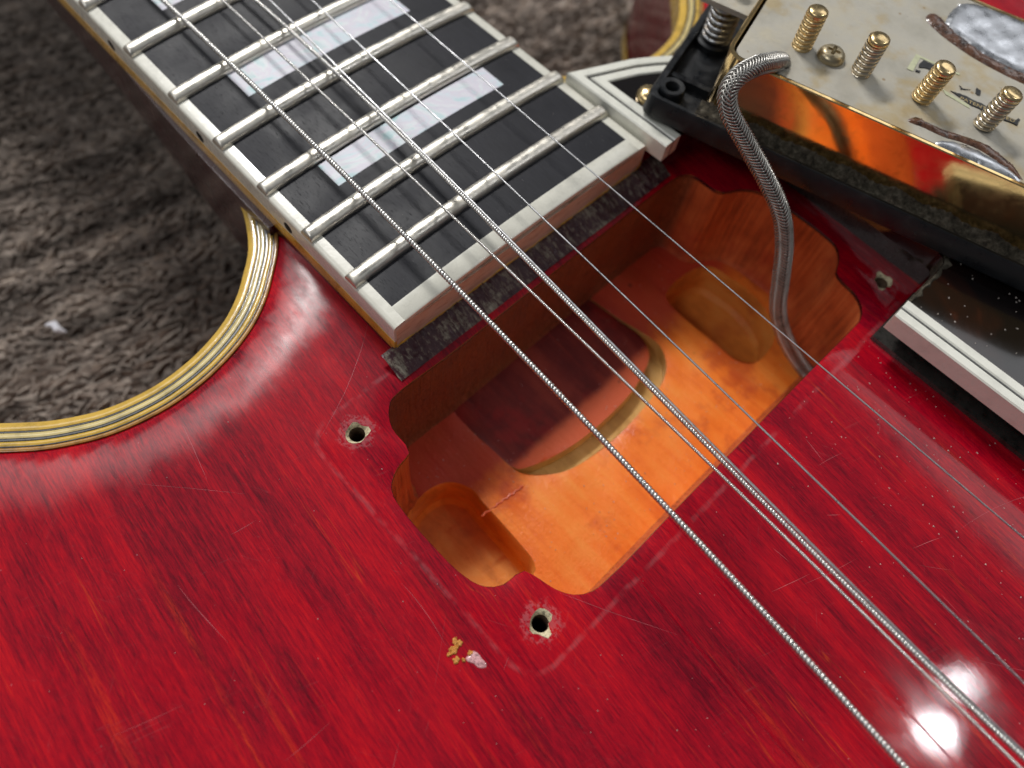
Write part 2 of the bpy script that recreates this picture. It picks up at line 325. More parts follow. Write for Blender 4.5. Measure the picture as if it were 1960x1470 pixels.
class MB:
    def __init__(s): s.V = []; s.F = []
    def add(s, V, F):
        k = len(s.V); s.V += [tuple(v) for v in V]; s.F += [tuple(i + k for i in f) for f in F]
    def box(s, x0, x1, y0, y1, z0, z1):
        s.add([(x0, y0, z0), (x1, y0, z0), (x1, y1, z0), (x0, y1, z0), (x0, y0, z1), (x1, y0, z1), (x1, y1, z1), (x0, y1, z1)],
              [(3, 2, 1, 0), (4, 5, 6, 7), (0, 1, 5, 4), (1, 2, 6, 5), (2, 3, 7, 6), (3, 0, 4, 7)])
    def rings(s, R, closed=True, cap0=False, cap1=False):
        m = len(R[0]); V = [p for r in R for p in r]; F = []
        for i in range(len(R) - 1):
            for j in range(m if closed else m - 1):
                k = (j + 1) % m; F.append((i*m + j, i*m + k, (i+1)*m + k, (i+1)*m + j))
        if cap0: F.append(tuple(range(m))[::-1])
        if cap1: F.append(tuple((len(R)-1)*m + j for j in range(m)))
        s.add(V, F)
    def xform(s, f): s.V = [f(v) for v in s.V]; return s
    def build(s, name, mat, parent=None, smooth=True, sharp=35): return mesh(name, s.V, s.F, mat, parent, smooth, sharp)
def catmull(P, step, closed=True):
    P = [np.array(p, float) for p in P]; n = len(P); out = []
    for i in range(n if closed else n - 1):
        if closed: a, b, c, d = P[i-1], P[i], P[(i+1) % n], P[(i+2) % n]
        else: a, b, c, d = P[max(i-1, 0)], P[i], P[i+1], P[min(i+2, n-1)]
        k = max(1, int(np.linalg.norm(c - b) / step))
        for j in range(k):
            t = j / k; out.append(0.5 * ((2*b) + (c-a)*t + (2*a-5*b+4*c-d)*t*t + (3*b-a-3*c+d)*t**3))
    if not closed: out.append(P[-1])
    return out
def pip(x, y, poly):
    px, py = poly[:, 0], poly[:, 1]; qx, qy = np.roll(px, -1), np.roll(py, -1)
    with np.errstate(divide='ignore', invalid='ignore'):
        c = ((py > y) != (qy > y)) & (x < (qx - px) * (y - py) / (qy - py) + px)
    return bool(c.sum() % 2)
def sheet(outer, holes, pts):
    """triangulated region inside `outer`, outside `holes`, through the extra points"""
    V = []; E = []
    for loop in [outer] + holes:
        k = len(V); V += [Vector((float(p[0]), float(p[1]))) for p in loop]; m = len(loop); E += [(k+i, k+(i+1) % m) for i in range(m)]
    V += [Vector((float(p[0]), float(p[1]))) for p in pts]
    v, e, f, *_ = delaunay_2d_cdt(V, E, [], 0, 1e-5)
    O = np.array([(p[0], p[1]) for p in outer]); H = [np.array([(p[0], p[1]) for p in h]) for h in holes]
    F = []
    for t in f:
        cx_ = sum(v[i].x for i in t) / 3; cy_ = sum(v[i].y for i in t) / 3
        if not pip(cx_, cy_, O) or any(pip(cx_, cy_, h) for h in H): continue
        a, b, c = [v[i] for i in t]
        if (b.x-a.x)*(c.y-a.y) - (b.y-a.y)*(c.x-a.x) < 0: t = t[::-1]
        F.append(tuple(t))
    return [(p.x, p.y) for p in v], F
def frames(path):
    P = np.array(path, float); T = np.gradient(P, axis=0); T /= np.linalg.norm(T, axis=1)[:, None]
    n = np.cross(T[0], (0.3, 0.2, 1.0)); n /= np.linalg.norm(n); N = [n]
    for i in range(1, len(P)):
        n = N[-1] - T[i] * np.dot(N[-1], T[i]); n /= np.linalg.norm(n); N.append(n)
    N = np.array(N); return P, T, N, np.cross(T, N)
def tube(mb, path, r, sides=8, cap=True):
    P, T, N, B = frames(path); R = []
    for i in range(len(P)):
        rr = r[i] if hasattr(r, '__len__') else r
        R.append([tuple(P[i] + rr*(math.cos(a)*N[i] + math.sin(a)*B[i])) for a in [2*math.pi*k/sides for k in range(sides)]])
    mb.rings(R, True, cap, cap)
def wound(mb, path_fn, s0, s1, r, pitch, depth, sides=10, per=4):
    """wire wrapped with a helical winding; path_fn(s) -> point"""
    ds = pitch / per; n = int((s1 - s0) / ds)
    T = (np.array(path_fn(s1)) - np.array(path_fn(s0))); T /= np.linalg.norm(T)
    N = np.cross(T, (0.02, 0.03, 1)); N /= np.linalg.norm(N); B = np.cross(T, N)
    V = []; F = []
    prof = [1 - depth*(1 - math.sqrt(max(0, 1 - (2*k/per - 1)**2))) for k in range(per)]
    for i in range(n):
        for k in range(sides):
            a = 2*math.pi*k/sides; c = np.array(path_fn(s0 + i*ds + pitch*k/sides)); rr = r * prof[i % per]
            V.append(tuple(c + rr*(math.cos(a)*N + math.sin(a)*B)))
    for i in range(n - 1):
        for k in range(sides):
            if k < sides - 1: F.append((i*sides+k, i*sides+k+1, (i+1)*sides+k+1, (i+1)*sides+k))
            elif i + 1 + per < n: F.append((i*sides+k, (i+per)*sides, (i+per+1)*sides, (i+1)*sides+k))
    mb.add(V, F)
def lathe(mb, prof, c, sides=20, ax=None):
    R = [[(c[0]+r*math.cos(2*math.pi*k/sides), c[1]+r*math.sin(2*math.pi*k/sides), c[2]+z) for k in range(sides)] for r, z in prof]
    mb.rings(R, True, True, True)

# ------------------------------------------------------------------ carpet
CZ = -60.0
carp = mesh('carpet', [(-900, -900, CZ-1.2), (900, -900, CZ-1.2), (900, 900, CZ-1.2), (-900, 900, CZ-1.2)], [(0, 1, 2, 3)], 'carpet_pile', None, False)
tag(carp, 'dark grey brown loop pile carpet under the guitar', kind='structure')
mb = MB()
for i in range(146):
    for j in range(160):
        x = -238 + i*1.72 + random.uniform(-1.1, 1.1); y = -135 + j*1.72 + random.uniform(-1.1, 1.1)
        r = random.uniform(0.35, 0.65); h = random.uniform(0.7, 1.3); a0 = random.random()*6
        dx, dy = random.uniform(-.9, .9), random.uniform(-.9, .9); e = random.uniform(2.0, 6.5); th = 1.40 + random.gauss(0, .45)
        def pt(rad, z, k, m=5):
            a = a0 + 2*math.pi*k/m; u, v_ = rad*e*math.cos(a), rad*math.sin(a)
            return (x + u*math.cos(th) - v_*math.sin(th) + dx*z/h, y + u*math.sin(th) + v_*math.cos(th) + dy*z/h, CZ - 1 + z)
        V = [pt(r, 0, k) for k in range(5)] + [pt(r*0.8, h*0.65, k) for k in range(5)] + [(x+dx, y+dy, CZ - 1 + h)]
        mb.add(V, [(k, (k+1) % 5, 5+(k+1) % 5, 5+k) for k in range(5)] + [(5+k, 5+(k+1) % 5, 10) for k in range(5)])
tag(mb.build('carpet_pile', 'carpet_pile', carp), kind='stuff')
mb = MB(); lx, ly = -64.0, -62.0
tube(mb, [(lx-2.2, ly-1, CZ+3), (lx-.8, ly+.3, CZ+3.6), (lx+.8, ly+.2, CZ+3.4), (lx+2, ly+1.2, CZ+3)], [0.3, 0.9, 0.8, 0.2], 7)
tag(mb.build('lint', 'lint_white'), 'small white fleck of lint lying on the dark carpet', 'lint')

# ------------------------------------------------------------------ guitar
G = empty('electric_guitar', (40, 0, -58))
tag(G, 'cherry red double cutaway electric guitar with the neck pickup taken out', 'guitar')
ZB = -8.0                                                           # height of the flat of the top
cut = [(-36.1, -26.6), (-30.5, -27.7), (-27.0, -28.7), (-22.3, -31.2), (-19.8, -33.1), (-17.6, -35.4), (-15.0, -38.3), (-12.8, -41.6), (-11.3, -45.0), (-10.2, -49.0),
       (-9.7, -52.8), (-9.7, -56.4), (-10.3, -60.2), (-11.3, -63.7), (-12.8, -66.8), (-14.6, -69.8), (-16.7, -72.5), (-18.9, -75.1)]
rest = [(-26, -82.5), (-36, -92), (-46, -101.5), (-52, -111), (-52, -122), (-45, -133), (-31, -142), (-10, -147.5), (20, -148), (60, -142), (100, -133), (140, -127),
        (180, -130), (230, -150), (290, -183), (350, -201), (400, -190), (425, -130), (433, -60)]
half = cut + rest
OUT = half + [(435, 0)] + [(x, -y) for x, y in half[::-1]]
OUTL = catmull(OUT[:18], 1.1, False) + catmull(OUT[18-1:], 5, False)[1:]
nb_ = len(catmull(OUT[:18], 1.1, False))
# symmetrical fine sampling of both cutaways
bass = catmull(cut, 1.1, False); tail = catmull([cut[-1]] + rest + [(435, 0)] + [(x, -y) for x, y in rest[::-1]] + [(cut[-1][0], -cut[-1][1])], 5, False)
OUTL = [tuple(p) for p in bass] + [tuple(p) for p in tail[1:-1]] + [(p[0], -p[1]) for p in bass[::-1]]
OP = np.array(OUTL)
def offset(poly, d):
    t = np.roll(poly, -1, 0) - np.roll(poly, 1, 0)
    t[0] = poly[1] - poly[0]; t[-1] = poly[-1] - poly[-2]
    t /= np.linalg.norm(t, axis=1)[:, None]
    return poly + d * np.c_[t[:, 1] * -1, t[:, 0]] * SGN
SGN = 1.0
_t = offset(OP, 2.0)
if not pip(_t[len(_t)//2][0], _t[len(_t)//2][1], OP): SGN = -1.0
def dist_out(x, y):
    a = OP[:-1]; b = OP[1:]; ab = b - a; t = np.clip(((x - a[:, 0])*ab[:, 0] + (y - a[:, 1])*ab[:, 1]) / (ab**2).sum(1), 0, 1)
    return float(np.sqrt(((a[:, 0] + t*ab[:, 0] - x)**2 + (a[:, 1] + t*ab[:, 1] - y)**2).min()))
def sst(a, b, x): t = min(1, max(0, (x - a) / (b - a))); return t*t*(3 - 2*t)
BW = 4.8
def ztop(x, y):
    d = dist_out(x, y)
    z = ZB - 1.15 * max(0.0, 1 - (d - BW) / 9.0) ** 2.3
    z -= 1.6 * sst(36, 110, abs(y))
    if d < BW + 1.2: z -= 0.45 * (1 - (d - BW) / 1.2) ** 2
    return z
RIM = [(54.7, -13.7), (54.8, -24.0), (54.7, -28.1), (54.4, -31.3), (53.0, -33.5), (50.8, -34.8), (48.4, -35.4), (46.3, -36.1), (45.9, -37.3), (45.7, -39.4), (44.2, -41.4), (41.1, -42.5), (35.5, -42.8), (29.3, -42.6),
       (25.9, -41.8), (24.1, -39.4), (23.4, -36.5), (22.1, -36.0), (18.9, -35.8), (16.1, -34.0), (15.1, -31.0), (15.3, -19.8), (15.0, 6.7), (14.9, 22.6), (14.9, 30.0), (15.1, 33.2), (16.3, 35.2), (18.4, 35.7),
       (21.4, 35.9), (22.9, 36.9), (23.8, 38.8), (25.8, 41.2), (29.3, 42.7), (34.5, 43.2), (40.0, 43.3), (43.3, 42.8), (45.3, 40.7), (46.5, 38.2), (48.2, 37.4), (51.1, 37.0), (53.3, 35.7), (54.6, 33.6), (54.8, 30.0), (54.7, 20.0), (54.7, 3)]
RIML = catmull(RIM, 0.9); RP = np.array(RIML)
SCREW = [(16.3, -40.0), (52.5, -39.3), (52.9, 42.7)]
def blob(c, r, n=18, irr=0.18, seed=0):
    rr = np.random.default_rng(seed); ph = rr.uniform(0, 6.28, 4); am = rr.uniform(0.3, 1, 4) * irr
    return [(c[0] + r*(1 + sum(am[k]*math.sin((k+2)*a + ph[k]) for k in range(4))/1.6)*math.cos(a), c[1] + r*(1 + sum(am[k]*math.sin((k+2)*a + ph[k]) for k in range(4))/1.6)*math.sin(a)) for a in [2*math.pi*i/n for i in range(n)]]
HOLES = [blob(c, 1.6, 18, 0.26, 5 + i) for i, c in enumerate(SCREW)]
IN = offset(OP, BW)
# drop the parts of the inner line that fold at the neck joint
pts = []
for x in np.arange(-34, 130, 2.2):
    for y in np.arange(-128, 128.1, 2.2):
        if pip(x, y, OP) and dist_out(x, y) > BW + 0.9 and not pip(x, y, RP) and min(np.hypot(RP[:, 0]-x, RP[:, 1]-y)) > 0.8 and all(math.hypot(x-c[0], y-c[1]) > 2.6 for c in SCREW):
            pts.append((x, y))
for d_ in (BW + 0.35, BW + 0.75): pts += [tuple(p) for p in offset(OP, d_) if p[0] < 60]
for x in np.arange(-50, 435, 14):
    for y in np.arange(-200, 200, 14):
        if (x > 130 or abs(y) > 128) and pip(x, y, OP) and dist_out(x, y) > BW + 3: pts.append((x, y))
V2, F2 = sheet([tuple(p) for p in IN], [RIML] + HOLES, pts)
def ztop_r(x, y):
    z = ztop(x, y)
    dr = float(min(np.hypot(RP[:, 0]-x, RP[:, 1]-y)))
    return z - 0.28 * max(0, 1 - dr / 0.8)
body = mesh('body_top', [(x, y, ztop_r(x, y)) for x, y in V2], F2, 'red_lacquer', G, True, 60)
att = body.data.attributes.new('scuffed_edge', 'FLOAT', 'POINT')      # lacquer dulled by hands along the cutaway
att.data.foreach_set('value', [1 - sst(BW + 3, BW + 13, d) if (d := dist_out(x, y)) > BW + 1.0 else 0.25 for x, y in V2])
tag(body, 'cherry red flame grained top with scratched lacquer')

# edge binding, one strip per colour
ZE = ztop(-5, -56.4) - 2.4
def strip(name, d0, d1, mat, z_top, crown=0.14, depth=1.6, drop=0.0, nseg=4):
    mb = MB(); rows = []
    for k in range(nseg + 1):
        d = d0 + (d1 - d0)*k/nseg; t = k/nseg; q = offset(OP, d + 0.0)
        u = d / BW
        zz = [zedge[i] - 0.55*(1-u)**2 * 1.6 - crown*(2*t-1)**2 for i in range(len(q))]
        rows.append([(p[0], p[1], z) for p, z in zip(q, zz)])
    lo = [(p[0], p[1], p[2] - depth) for p in rows[-1]]; lo0 = [(p[0], p[1], p[2] - depth - drop) for p in rows[0]]
    allr = [lo0] + rows + [lo]
    n = len(OUTL); V = [p for r in allr for p in r]; F = []
    for a in range(len(allr) - 1):
        for i in range(n - 1): F.append((a*n+i, a*n+i+1, (a+1)*n+i+1, (a+1)*n+i))
    mb.add(V, F)
    return mb.build(name, mat, body, True, 50)
zedge = [ztop(*p) + 0.42 for p in offset(OP, BW + 0.02)]
strip('binding_strip', 0.0, 1.55, 'aged_yellow', 0, 0.22, 1.5, 4.5, 6)
strip('binding_strip', 1.57, 1.86, 'line_black', 0, 0.02)
strip('binding_strip', 1.88, 2.74, 'pale_yellow', 0, 0.10)
strip('binding_strip', 2.76, 3.24, 'line_black', 0, 0.03)
strip('binding_strip', 3.26, 3.98, 'aged_yellow', 0, 0.10)
strip('binding_strip', 4.0, 4.2, 'line_black', 0, 0.02)
strip('binding_strip', 4.22, 4.78, 'amber_brown', 0, 0.08)
# rim of the body
def wall(name, off, z0, z1, mat, parent):
    q = offset(OP, off); n = len(q); mb = MB()
    mb.rings([[(p[0], p[1], z0(i) if callable(z0) else z0) for i, p in enumerate(q)], [(p[0], p[1], z1) for p in q]], False)
    return mb.build(name, mat, parent)
wall('body_side', 0.25, lambda i: zedge[i] - 5.5, -51.5, 'red_side', body)
mb = MB(); q0 = offset(OP, -0.15); q1 = offset(OP, 1.2)
mb.rings([[(p[0], p[1], -51.3) for p in q0], [(p[0], p[1], -55.6) for p in q0], [(p[0], p[1], -57) for p in q1]], False)
mb.build('back_binding', 'aged_yellow', body)
mb = MB(); mb.add([(p[0], p[1], -57.0) for p in q1], [tuple(range(len(q1)))[::-1]]); mb.build('body_back', 'maroon_side', body, False)

# pickup cavity
FZ, TZ, PZ = -28.0, -25.0, -35.5
def ringz(poly, z): return [(p[0], p[1], z) for p in poly]
def grow(poly, d):
    P = np.array(poly); t = np.roll(P, -1, 0) - np.roll(P, 1, 0); t /= np.linalg.norm(t, axis=1)[:, None]; nn = np.c_[t[:, 1], -t[:, 0]]
    a = np.sum(P[:, 0]*np.roll(P[:, 1], -1) - np.roll(P[:, 0], -1)*P[:, 1]); return P + nn * d * (1 if a > 0 else -1)
g0 = [(p[0], p[1], ztop_r(*p)) for p in RIML]
mb = MB(); mb.rings([g0[::-1], [(p[0], p[1], ZB - 0.55) for p in grow(RIML, -0.1)][::-1], [(p[0], p[1], ZB - 1.0) for p in grow(RIML, 0.0)][::-1]]); mb.build('rim_edge', 'maroon_side', body)
mb = MB(); mb.rings([[(p[0], p[1], ZB - 1.0) for p in grow(RIML, 0.02)][::-1], ringz(grow(RIML, 0.1), -12.6)[::-1]])
mb.build('cavity_rim', 'cavity_wall', body)
mb = MB(); g1 = grow(RIML, 0.1); g2 = grow(RIML, 0.45)
mb.rings([ringz(g1, -12.6)[::-1], ringz(g1, -12.75)[::-1], ringz(grow(RIML, 0.05), -20)[::-1], ringz(grow(RIML, -0.4), FZ + 0.9)[::-1], ringz(grow(RIML, -1.1), FZ)[::-1]])
mb.build('cavity_wall', 'cavity_wall', body)
LEGB = [(24.6, -37.5), (24.2, -33.4), (25.7, -29.9), (29.1, -28.2), (31.3, -28.4), (35.9, -28.5), (41.9, -28.8), (44.5, -29.2), (46.0, -31.0), (45.2, -37), (43, -40.3), (38, -40.9), (31, -40.9), (26.5, -40.2)]
LEGT = [(25.3, 26.1), (24.4, 29.6), (24.9, 34.9), (26.8, 38.3), (30.9, 39.2), (36.2, 39.6), (41.0, 38.4), (44.8, 35.9), (46.4, 31.6), (46.1, 27.5), (43.3, 25.4), (39.0, 25.1), (31.5, 25.0), (27.4, 25.1)]
lb, lt = catmull(LEGB, 0.9), catmull(LEGT, 0.9)
SLOT = [(14.0, -20.9), (20, -21.0), (26, -20.8), (30.0, -20.6), (32.6, -19.9), (35.0, -17.6), (37.0, -14.6), (38.0, -11.0), (38.7, -4.4), (38.6, 1.5), (37.6, 9.6), (36.0, 13.8), (33.0, 16.4), (29.5, 16.8), (22, 15.2), (14.0, 14.3)]
TEN = [(13.8, -20.92), (20, -21.02), (26, -20.82), (30.0, -20.62), (31.4, -20.0), (32.8, -17.2), (34.1, -12.8), (34.9, -7.6), (35.1, -1.2), (34.7, 5.2), (33.4, 10.6), (31.6, 14.0), (28.0, 15.6), (22, 15.0), (13.8, 14.1)]
def openloop(P): return [tuple(p) for p in catmull(P, 0.8, False)]
st_, tn = openloop(SLOT), openloop(TEN)
fl = [tuple(p) for p in grow(RIML, -1.09)]; FP = np.array(fl); SP = np.array(st_); pts = []
inside = [q for q in st_ if pip(q[0], q[1], FP)]
for x in np.arange(16, 55, 2.0):
    for y in np.arange(-42, 43, 2.0):
        if pip(x, y, FP) and not pip(x, y, np.array(lb)) and not pip(x, y, np.array(lt)) and not pip(x, y, SP) and min(np.hypot(FP[:, 0]-x, FP[:, 1]-y)) > 1 and min(np.hypot(SP[:, 0]-x, SP[:, 1]-y)) > 0.6: pts.append((x, y))
V2, F2 = sheet(fl, [lb, lt, st_], pts)
def floor_z(x, y):
    ds = float(min(np.hypot(SP[:, 0]-x, SP[:, 1]-y))); return FZ + 0.10*math.sin(x*.5+y*.3) - 0.25*max(0, 1 - ds/0.7)
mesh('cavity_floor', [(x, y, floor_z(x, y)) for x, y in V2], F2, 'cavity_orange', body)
for lp in (lb, lt):
    mb = MB(); mb.rings([ringz(lp, FZ + 0.12)[::-1], ringz(grow(lp, -0.25), FZ - 0.4)[::-1], ringz(grow(lp, -0.5), PZ + 1)[::-1], ringz(grow(lp, -1.3), PZ)[::-1]], True, False, True)
    mb.build('leg_rout', 'pit_wood', body)
mb = MB(); mb.rings([[(p[0], p[1], FZ - 0.2) for p in st_][::-1], ringz(st_, FZ - 3.2)[::-1]]); mb.add(ringz(st_, FZ - 3.2), [tuple(range(len(st_)))]); mb.build('tenon_slot', 'bare_wood', body)
TN = np.array(tn)
mb = MB(); mb.rings([ringz(grow(tn, 0.25), FZ - 3.1), ringz(tn, FZ - 0.32)]); ten_end = mb.build('tenon_end', 'bare_wood', body)
V2, F2 = sheet(tn, [], [(x, y) for x in np.arange(15, 35, 2) for y in np.arange(-20, 15, 2) if pip(x, y, TN)])
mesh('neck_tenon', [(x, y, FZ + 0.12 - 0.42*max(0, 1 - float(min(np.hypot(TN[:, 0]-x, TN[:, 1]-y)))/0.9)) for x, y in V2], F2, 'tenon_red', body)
mb = MB(); R = []
for k in range(24):
    t = k/23; R.append((33.3 + 0.9*t + 0.12*math.sin(k*1.9), -30.2 + 8.6*t, FZ + 0.05 + 0.03*math.sin(k)))
tube(mb, R, [0.07 + 0.13*abs(math.sin(0.6 + k*.45)) for k in range(24)], 7); mb.build('finish_ridge', 'tenon_red', body)

# screw holes
for c, h in zip(SCREW, HOLES):
    z0 = ztop(*c); mb = MB(); n = len(h)
    i1 = blob(c, 1.4, n, 0.12, 31); i2 = blob(c, 1.15, n, 0.02, 3)
    mb.rings([[(p[0], p[1], z0 + 0.03) for p in h], [(p[0], p[1], z0 - 0.25) for p in i1], [(p[0], p[1], z0 - 0.55) for p in i2], [(p[0], p[1], z0 - 9) for p in i2]], True, False, True)
    o = mb.build('screw_hole', ('hole_wood', 'hole_bore'), body, True, 50)
    for pl in o.data.polygons[2*n:]: pl.material_index = 1
# chipped lacquer by the lower screw hole, crumbs of old finish
def flat_blob(name, c, r, mat, h, seed, ex=1.0, rot=0.0, parent=body, zf=None):
    b = blob((0, 0), r, 20, 0.3, seed); mb = MB(); R = []
    for s_, z in ((1.0, -0.05), (0.86, 0.6*h), (0.5, h), (0.15, 0.75*h)):
        R.append([(c[0] + s_*(p[0]*ex*math.cos(rot) - p[1]*math.sin(rot)), c[1] + s_*(p[0]*ex*math.sin(rot) + p[1]*math.cos(rot)), (zf or ztop)(*c) + z) for p in b])
    mb.rings(R, True, False, True); return mb.build(name, mat, parent)
flat_blob('lacquer_chip', (50.1, -48.4), 0.85, 'chip_pale', 0.18, 2, 1.5, 0.2)
for k in range(14):
    flat_blob('finish_crumb', (47.7 + random.uniform(-1.3, 1.4), -49.3 + random.uniform(-1.4, 1.3)), random.uniform(0.18, 0.5), 'crumb_orange', 0.22, 50 + k)
mb = MB(); rs = random.Random(21)
for k in range(64):
    x, y = rs.uniform(-2, 105), rs.uniform(-92, 24); a = rs.choice((1.1, 1.3, -0.5, 2.4, 0.35)) + rs.uniform(-.5, .5); L = rs.choice((3, 5, 8, 14, 22)) * rs.uniform(.6, 1.3); cu = rs.uniform(-.03, .03); wd = rs.uniform(.014, .030)
    P_ = []; ok = True
    for i in range(13):
        P_.append((x, y)); x += L/12*math.cos(a); y += L/12*math.sin(a); a += cu*L/12 + rs.uniform(-.02, .02)
        if pip(x, y, RP) or dist_out(x, y) < 6 or not pip(x, y, OP): ok = False
    if not ok: continue
    V = []
    for i, (px_, py_) in enumerate(P_):
        t = (P_[min(i+1, 12)][0] - P_[max(i-1, 0)][0], P_[min(i+1, 12)][1] - P_[max(i-1, 0)][1]); l = math.hypot(*t); w_ = wd * math.sin(math.pi*(i + .4)/12.8)
        z = ztop(px_, py_) + 0.012
        V += [(px_ - t[1]/l*w_, py_ + t[0]/l*w_, z), (px_ + t[1]/l*w_, py_ - t[0]/l*w_, z)]
    mb.add(V, [(2*i, 2*i+1, 2*i+3, 2*i+2) for i in range(12)])
tag(mb.build('hairline_scratches', 'scratch_pale', body), kind='stuff')
# rough strip in front of the fingerboard
V = []; F = []; nx, ny = 14, 150
for i in range(nx):
    for j in range(ny):
        x = 9.6 + 4.6*i/(nx-1); y = -30 + 62*j/(ny-1)
        ed = min(i, nx-1-i)/2.5; z = ZB + 0.02 + 1.5*sst(1.0, 0.0, (x - 9.6)/4.4)*min(1, (nx-1-i)/2) + min(1, ed)*(0.16 + 0.14*math.sin(y*2.1 + 3*math.sin(y*.7)) + random.uniform(-.06, .1)); V.append((x, y, z))
for i in range(nx-1):
    for j in range(ny-1): F.append((i*ny+j, (i+1)*ny+j, (i+1)*ny+j+1, i*ny+j+1))
mesh('glue_scrapings', V, F, 'glue_scrapings', body)

# ------------------------------------------------------------------ neck and fingerboard
def hw(x): return 27.55 + (x - 10) * 0.01496                       # half width of the bound board
XE, XN = 10.0, -260.0
def zarch(y): return -1.15 + (27.4**2 - y*y) / 610.0
prof = [(-260, -20), (-150, -21), (-115, -23), (-88, -30), (-66, -39), (-50, -47), (-36, -52), (-20, -53)]
mb = MB(); R = []
for x, zb in prof:
    r = []; n_ = 28; e = 2.4 if x < -110 else 3.4; hwid = hw(x) - 0.25 + (1.4*sst(-80, -36, x))
    for k in range(n_ + 1):
        a = math.pi * k / n_; c, s_ = math.cos(a), math.sin(a)
        r.append((x, -hwid*math.copysign(abs(c)**(2/e), c), -7.3 + (zb + 7.3)*abs(s_)**(2/e)))
    R.append(r)
mb.rings(R, True, True, True); neck = mb.build('neck', 'maroon_side', G)
mb = MB(); mb.rings([[(x, -hw(x) - 0.12, ZB - 1.5), (x, hw(x) - .1, ZB - 1.5), (x, hw(x) - .1, -7.24), (x, -hw(x) - 0.12, -7.24)] for x in (-36, XE - 0.3)], True, True, True); mb.build('neck_tongue', 'maroon_side', neck, False)
# ebony
def board_rows(xs, inset_x1):
    return xs
ny = 25; BI = 2.1; XI = XE - 3.0
mb = MB(); R = []
for x in np.linspace(XN, XI, 12):
    h = hw(x) - BI; r = [(x, -h + 2*h*k/(ny-1), zarch(-h + 2*h*k/(ny-1)) - 0.02) for k in range(ny)]
    R.append(r + [(x, h, -7.2), (x, -h, -7.2)])
mb.rings(R, True, True, True)
board = mb.build('fingerboard', 'ebony', G)
# bindings of the board
for sgn in (-1, 1):
    mb = MB(); R = []
    for x in np.linspace(XN, XE, 12):
        h = hw(x); zi, zo = zarch(h - BI), zarch(h)
        q = [(h - BI + 0.02, zi), (h - 0.9, zarch(h - .9)), (h - 0.35, zo + 0.0), (h - 0.08, zo - 0.25), (h, zo - 0.6), (h, -4.9), (h - BI + 0.02, -4.9)]
        R.append([(x, sgn*a, b) for a, b in (q if sgn > 0 else q)])
    if sgn < 0: R = [r[::-1] for r in R]
    mb.rings(R, True, True, True); mb.build('binding_strip', 'cream_white', board, True, 40)
    mb = MB(); R = []
    for x in np.linspace(XN, XE, 12):
        h = hw(x) + 0.08; R.append([(x, sgn*a, b) for a, b in ((h - 1.5, -4.92), (h, -4.92), (h + 0.1, -6.0), (h + 0.06, -7.22), (h - 1.5, -7.22))])
    if sgn < 0: R = [r[::-1] for r in R]
    mb.rings(R, True, True, True); mb.build('amber_line', 'amber', board, True, 40)
# end strip: white on top, worn face towards the pickup
mb = MB(); R = []
for k in range(30):
    h = hw(XE) - BI - 0.02; y = -h + 2*h*k/29; z = zarch(y)
    R.append([(XI + 0.02, y, -2.6), (XI + 0.02, y, z), (XE - 0.35, y, z), (XE - 0.06, y, z - 0.22), (XE, y, z - 0.5), (XE, y, z - 0.9), (XI + .02, y, z - 0.9)][1:])
mb.rings([r[::-1] for r in R], True, True, True); mb.build('end_binding', 'cream_white', board, True, 40)
mb = MB(); R = []
for k in range(30):
    h = hw(XE) - 0.4; y = -h + 2*h*k/29; z = min(zarch(y), zarch(h-BI)) - 0.92
    wob = 0.08*math.sin(y*1.3) + 0.05*math.sin(y*3.1)
    R.append([(XI + .02, y, z), (XE + 0.02, y, z), (XE + 0.03 + wob*.5, y, -5.5), (XE - 0.05 + wob, y, -7.0), (XI + .02, y, -7.0)])
mb.rings([r[::-1] for r in R], True, True, True); mb.build('end_face', 'binding_end', board, True, 40)
mb = MB(); R = []
for k in range(60):
    h = hw(XE) - 0.2; y = -h + 2*h*k/59; b = 0.22*math.sin(y*.9) + 0.15*math.sin(y*2.7)
    R.append([(XE - .5, y, -6.35 + b*.4), (XE + 0.10, y, -6.3 + b*.4), (XE + 0.22 + b*.3, y, -7.0), (XE + 0.1, y, -7.7), (XE - .5, y, -7.7)])
mb.rings([r[::-1] for r in R], True, True, True); mb.build('amber_line', 'amber', board, True, 40)

def fx(n): return 628.65*(1 - 2**(-n/12)) - 628.65*(1 - 2**(-22/12))
def fret(n):
    x0 = fx(n); h = hw(x0) - 0.15; mb = MB(); R = []; W, Hh = 1.3, 1.2
    ys = np.r_[-h, -h + 0.25, -h + 0.6, np.linspace(-h + 1.2, h - 1.2, 26), h - 0.6, h - 0.25, h]
    for y in ys:
        e = h - abs(y); sc = 1.0 if e > 0.6 else (0.60 + 0.40*math.sqrt(max(0, 1 - (1 - e/0.6)**2)))
        z = zarch(y) - 0.03; r = [(x0 - W, y, z - 0.25)]
        for k in range(13):
            a = math.pi * (1 - k/12); r.append((x0 + W*math.cos(a), y, z + 0.12 + (Hh - .12)*sc*math.sin(a)**0.85))
        r.append((x0 + W, y, z - 0.25)); R.append(r)
    mb.rings([r[::-1] for r in R][::-1], True, True, True)
    return mb.build('fret', 'nickel_fret', board, True, 45)
for n in range(22, 9, -1): fret(n)
# block inlays
for n, (xa, xb) in {21: (-19.9, -14.7), 19: (-44.9, -38.4), 17: None or (-71.0, -63.8), 15: (-101.5, -93.4)}.items():
    sc = hw((xa + xb)/2) / hw(-17); mb = MB(); R = []
    for x in (xa, xb):
        h = 17.6 * sc + (x + 17) * 0.012; r = [(x, -h + 2*h*k/20, zarch(-h + 2*h*k/20) + 0.015) for k in range(21)]; R.append(r + [(x, h, -3), (x, -h, -3)])
    mb.rings(R, True, True, True); mb.build('block_inlay', 'pearl', board, True, 40)
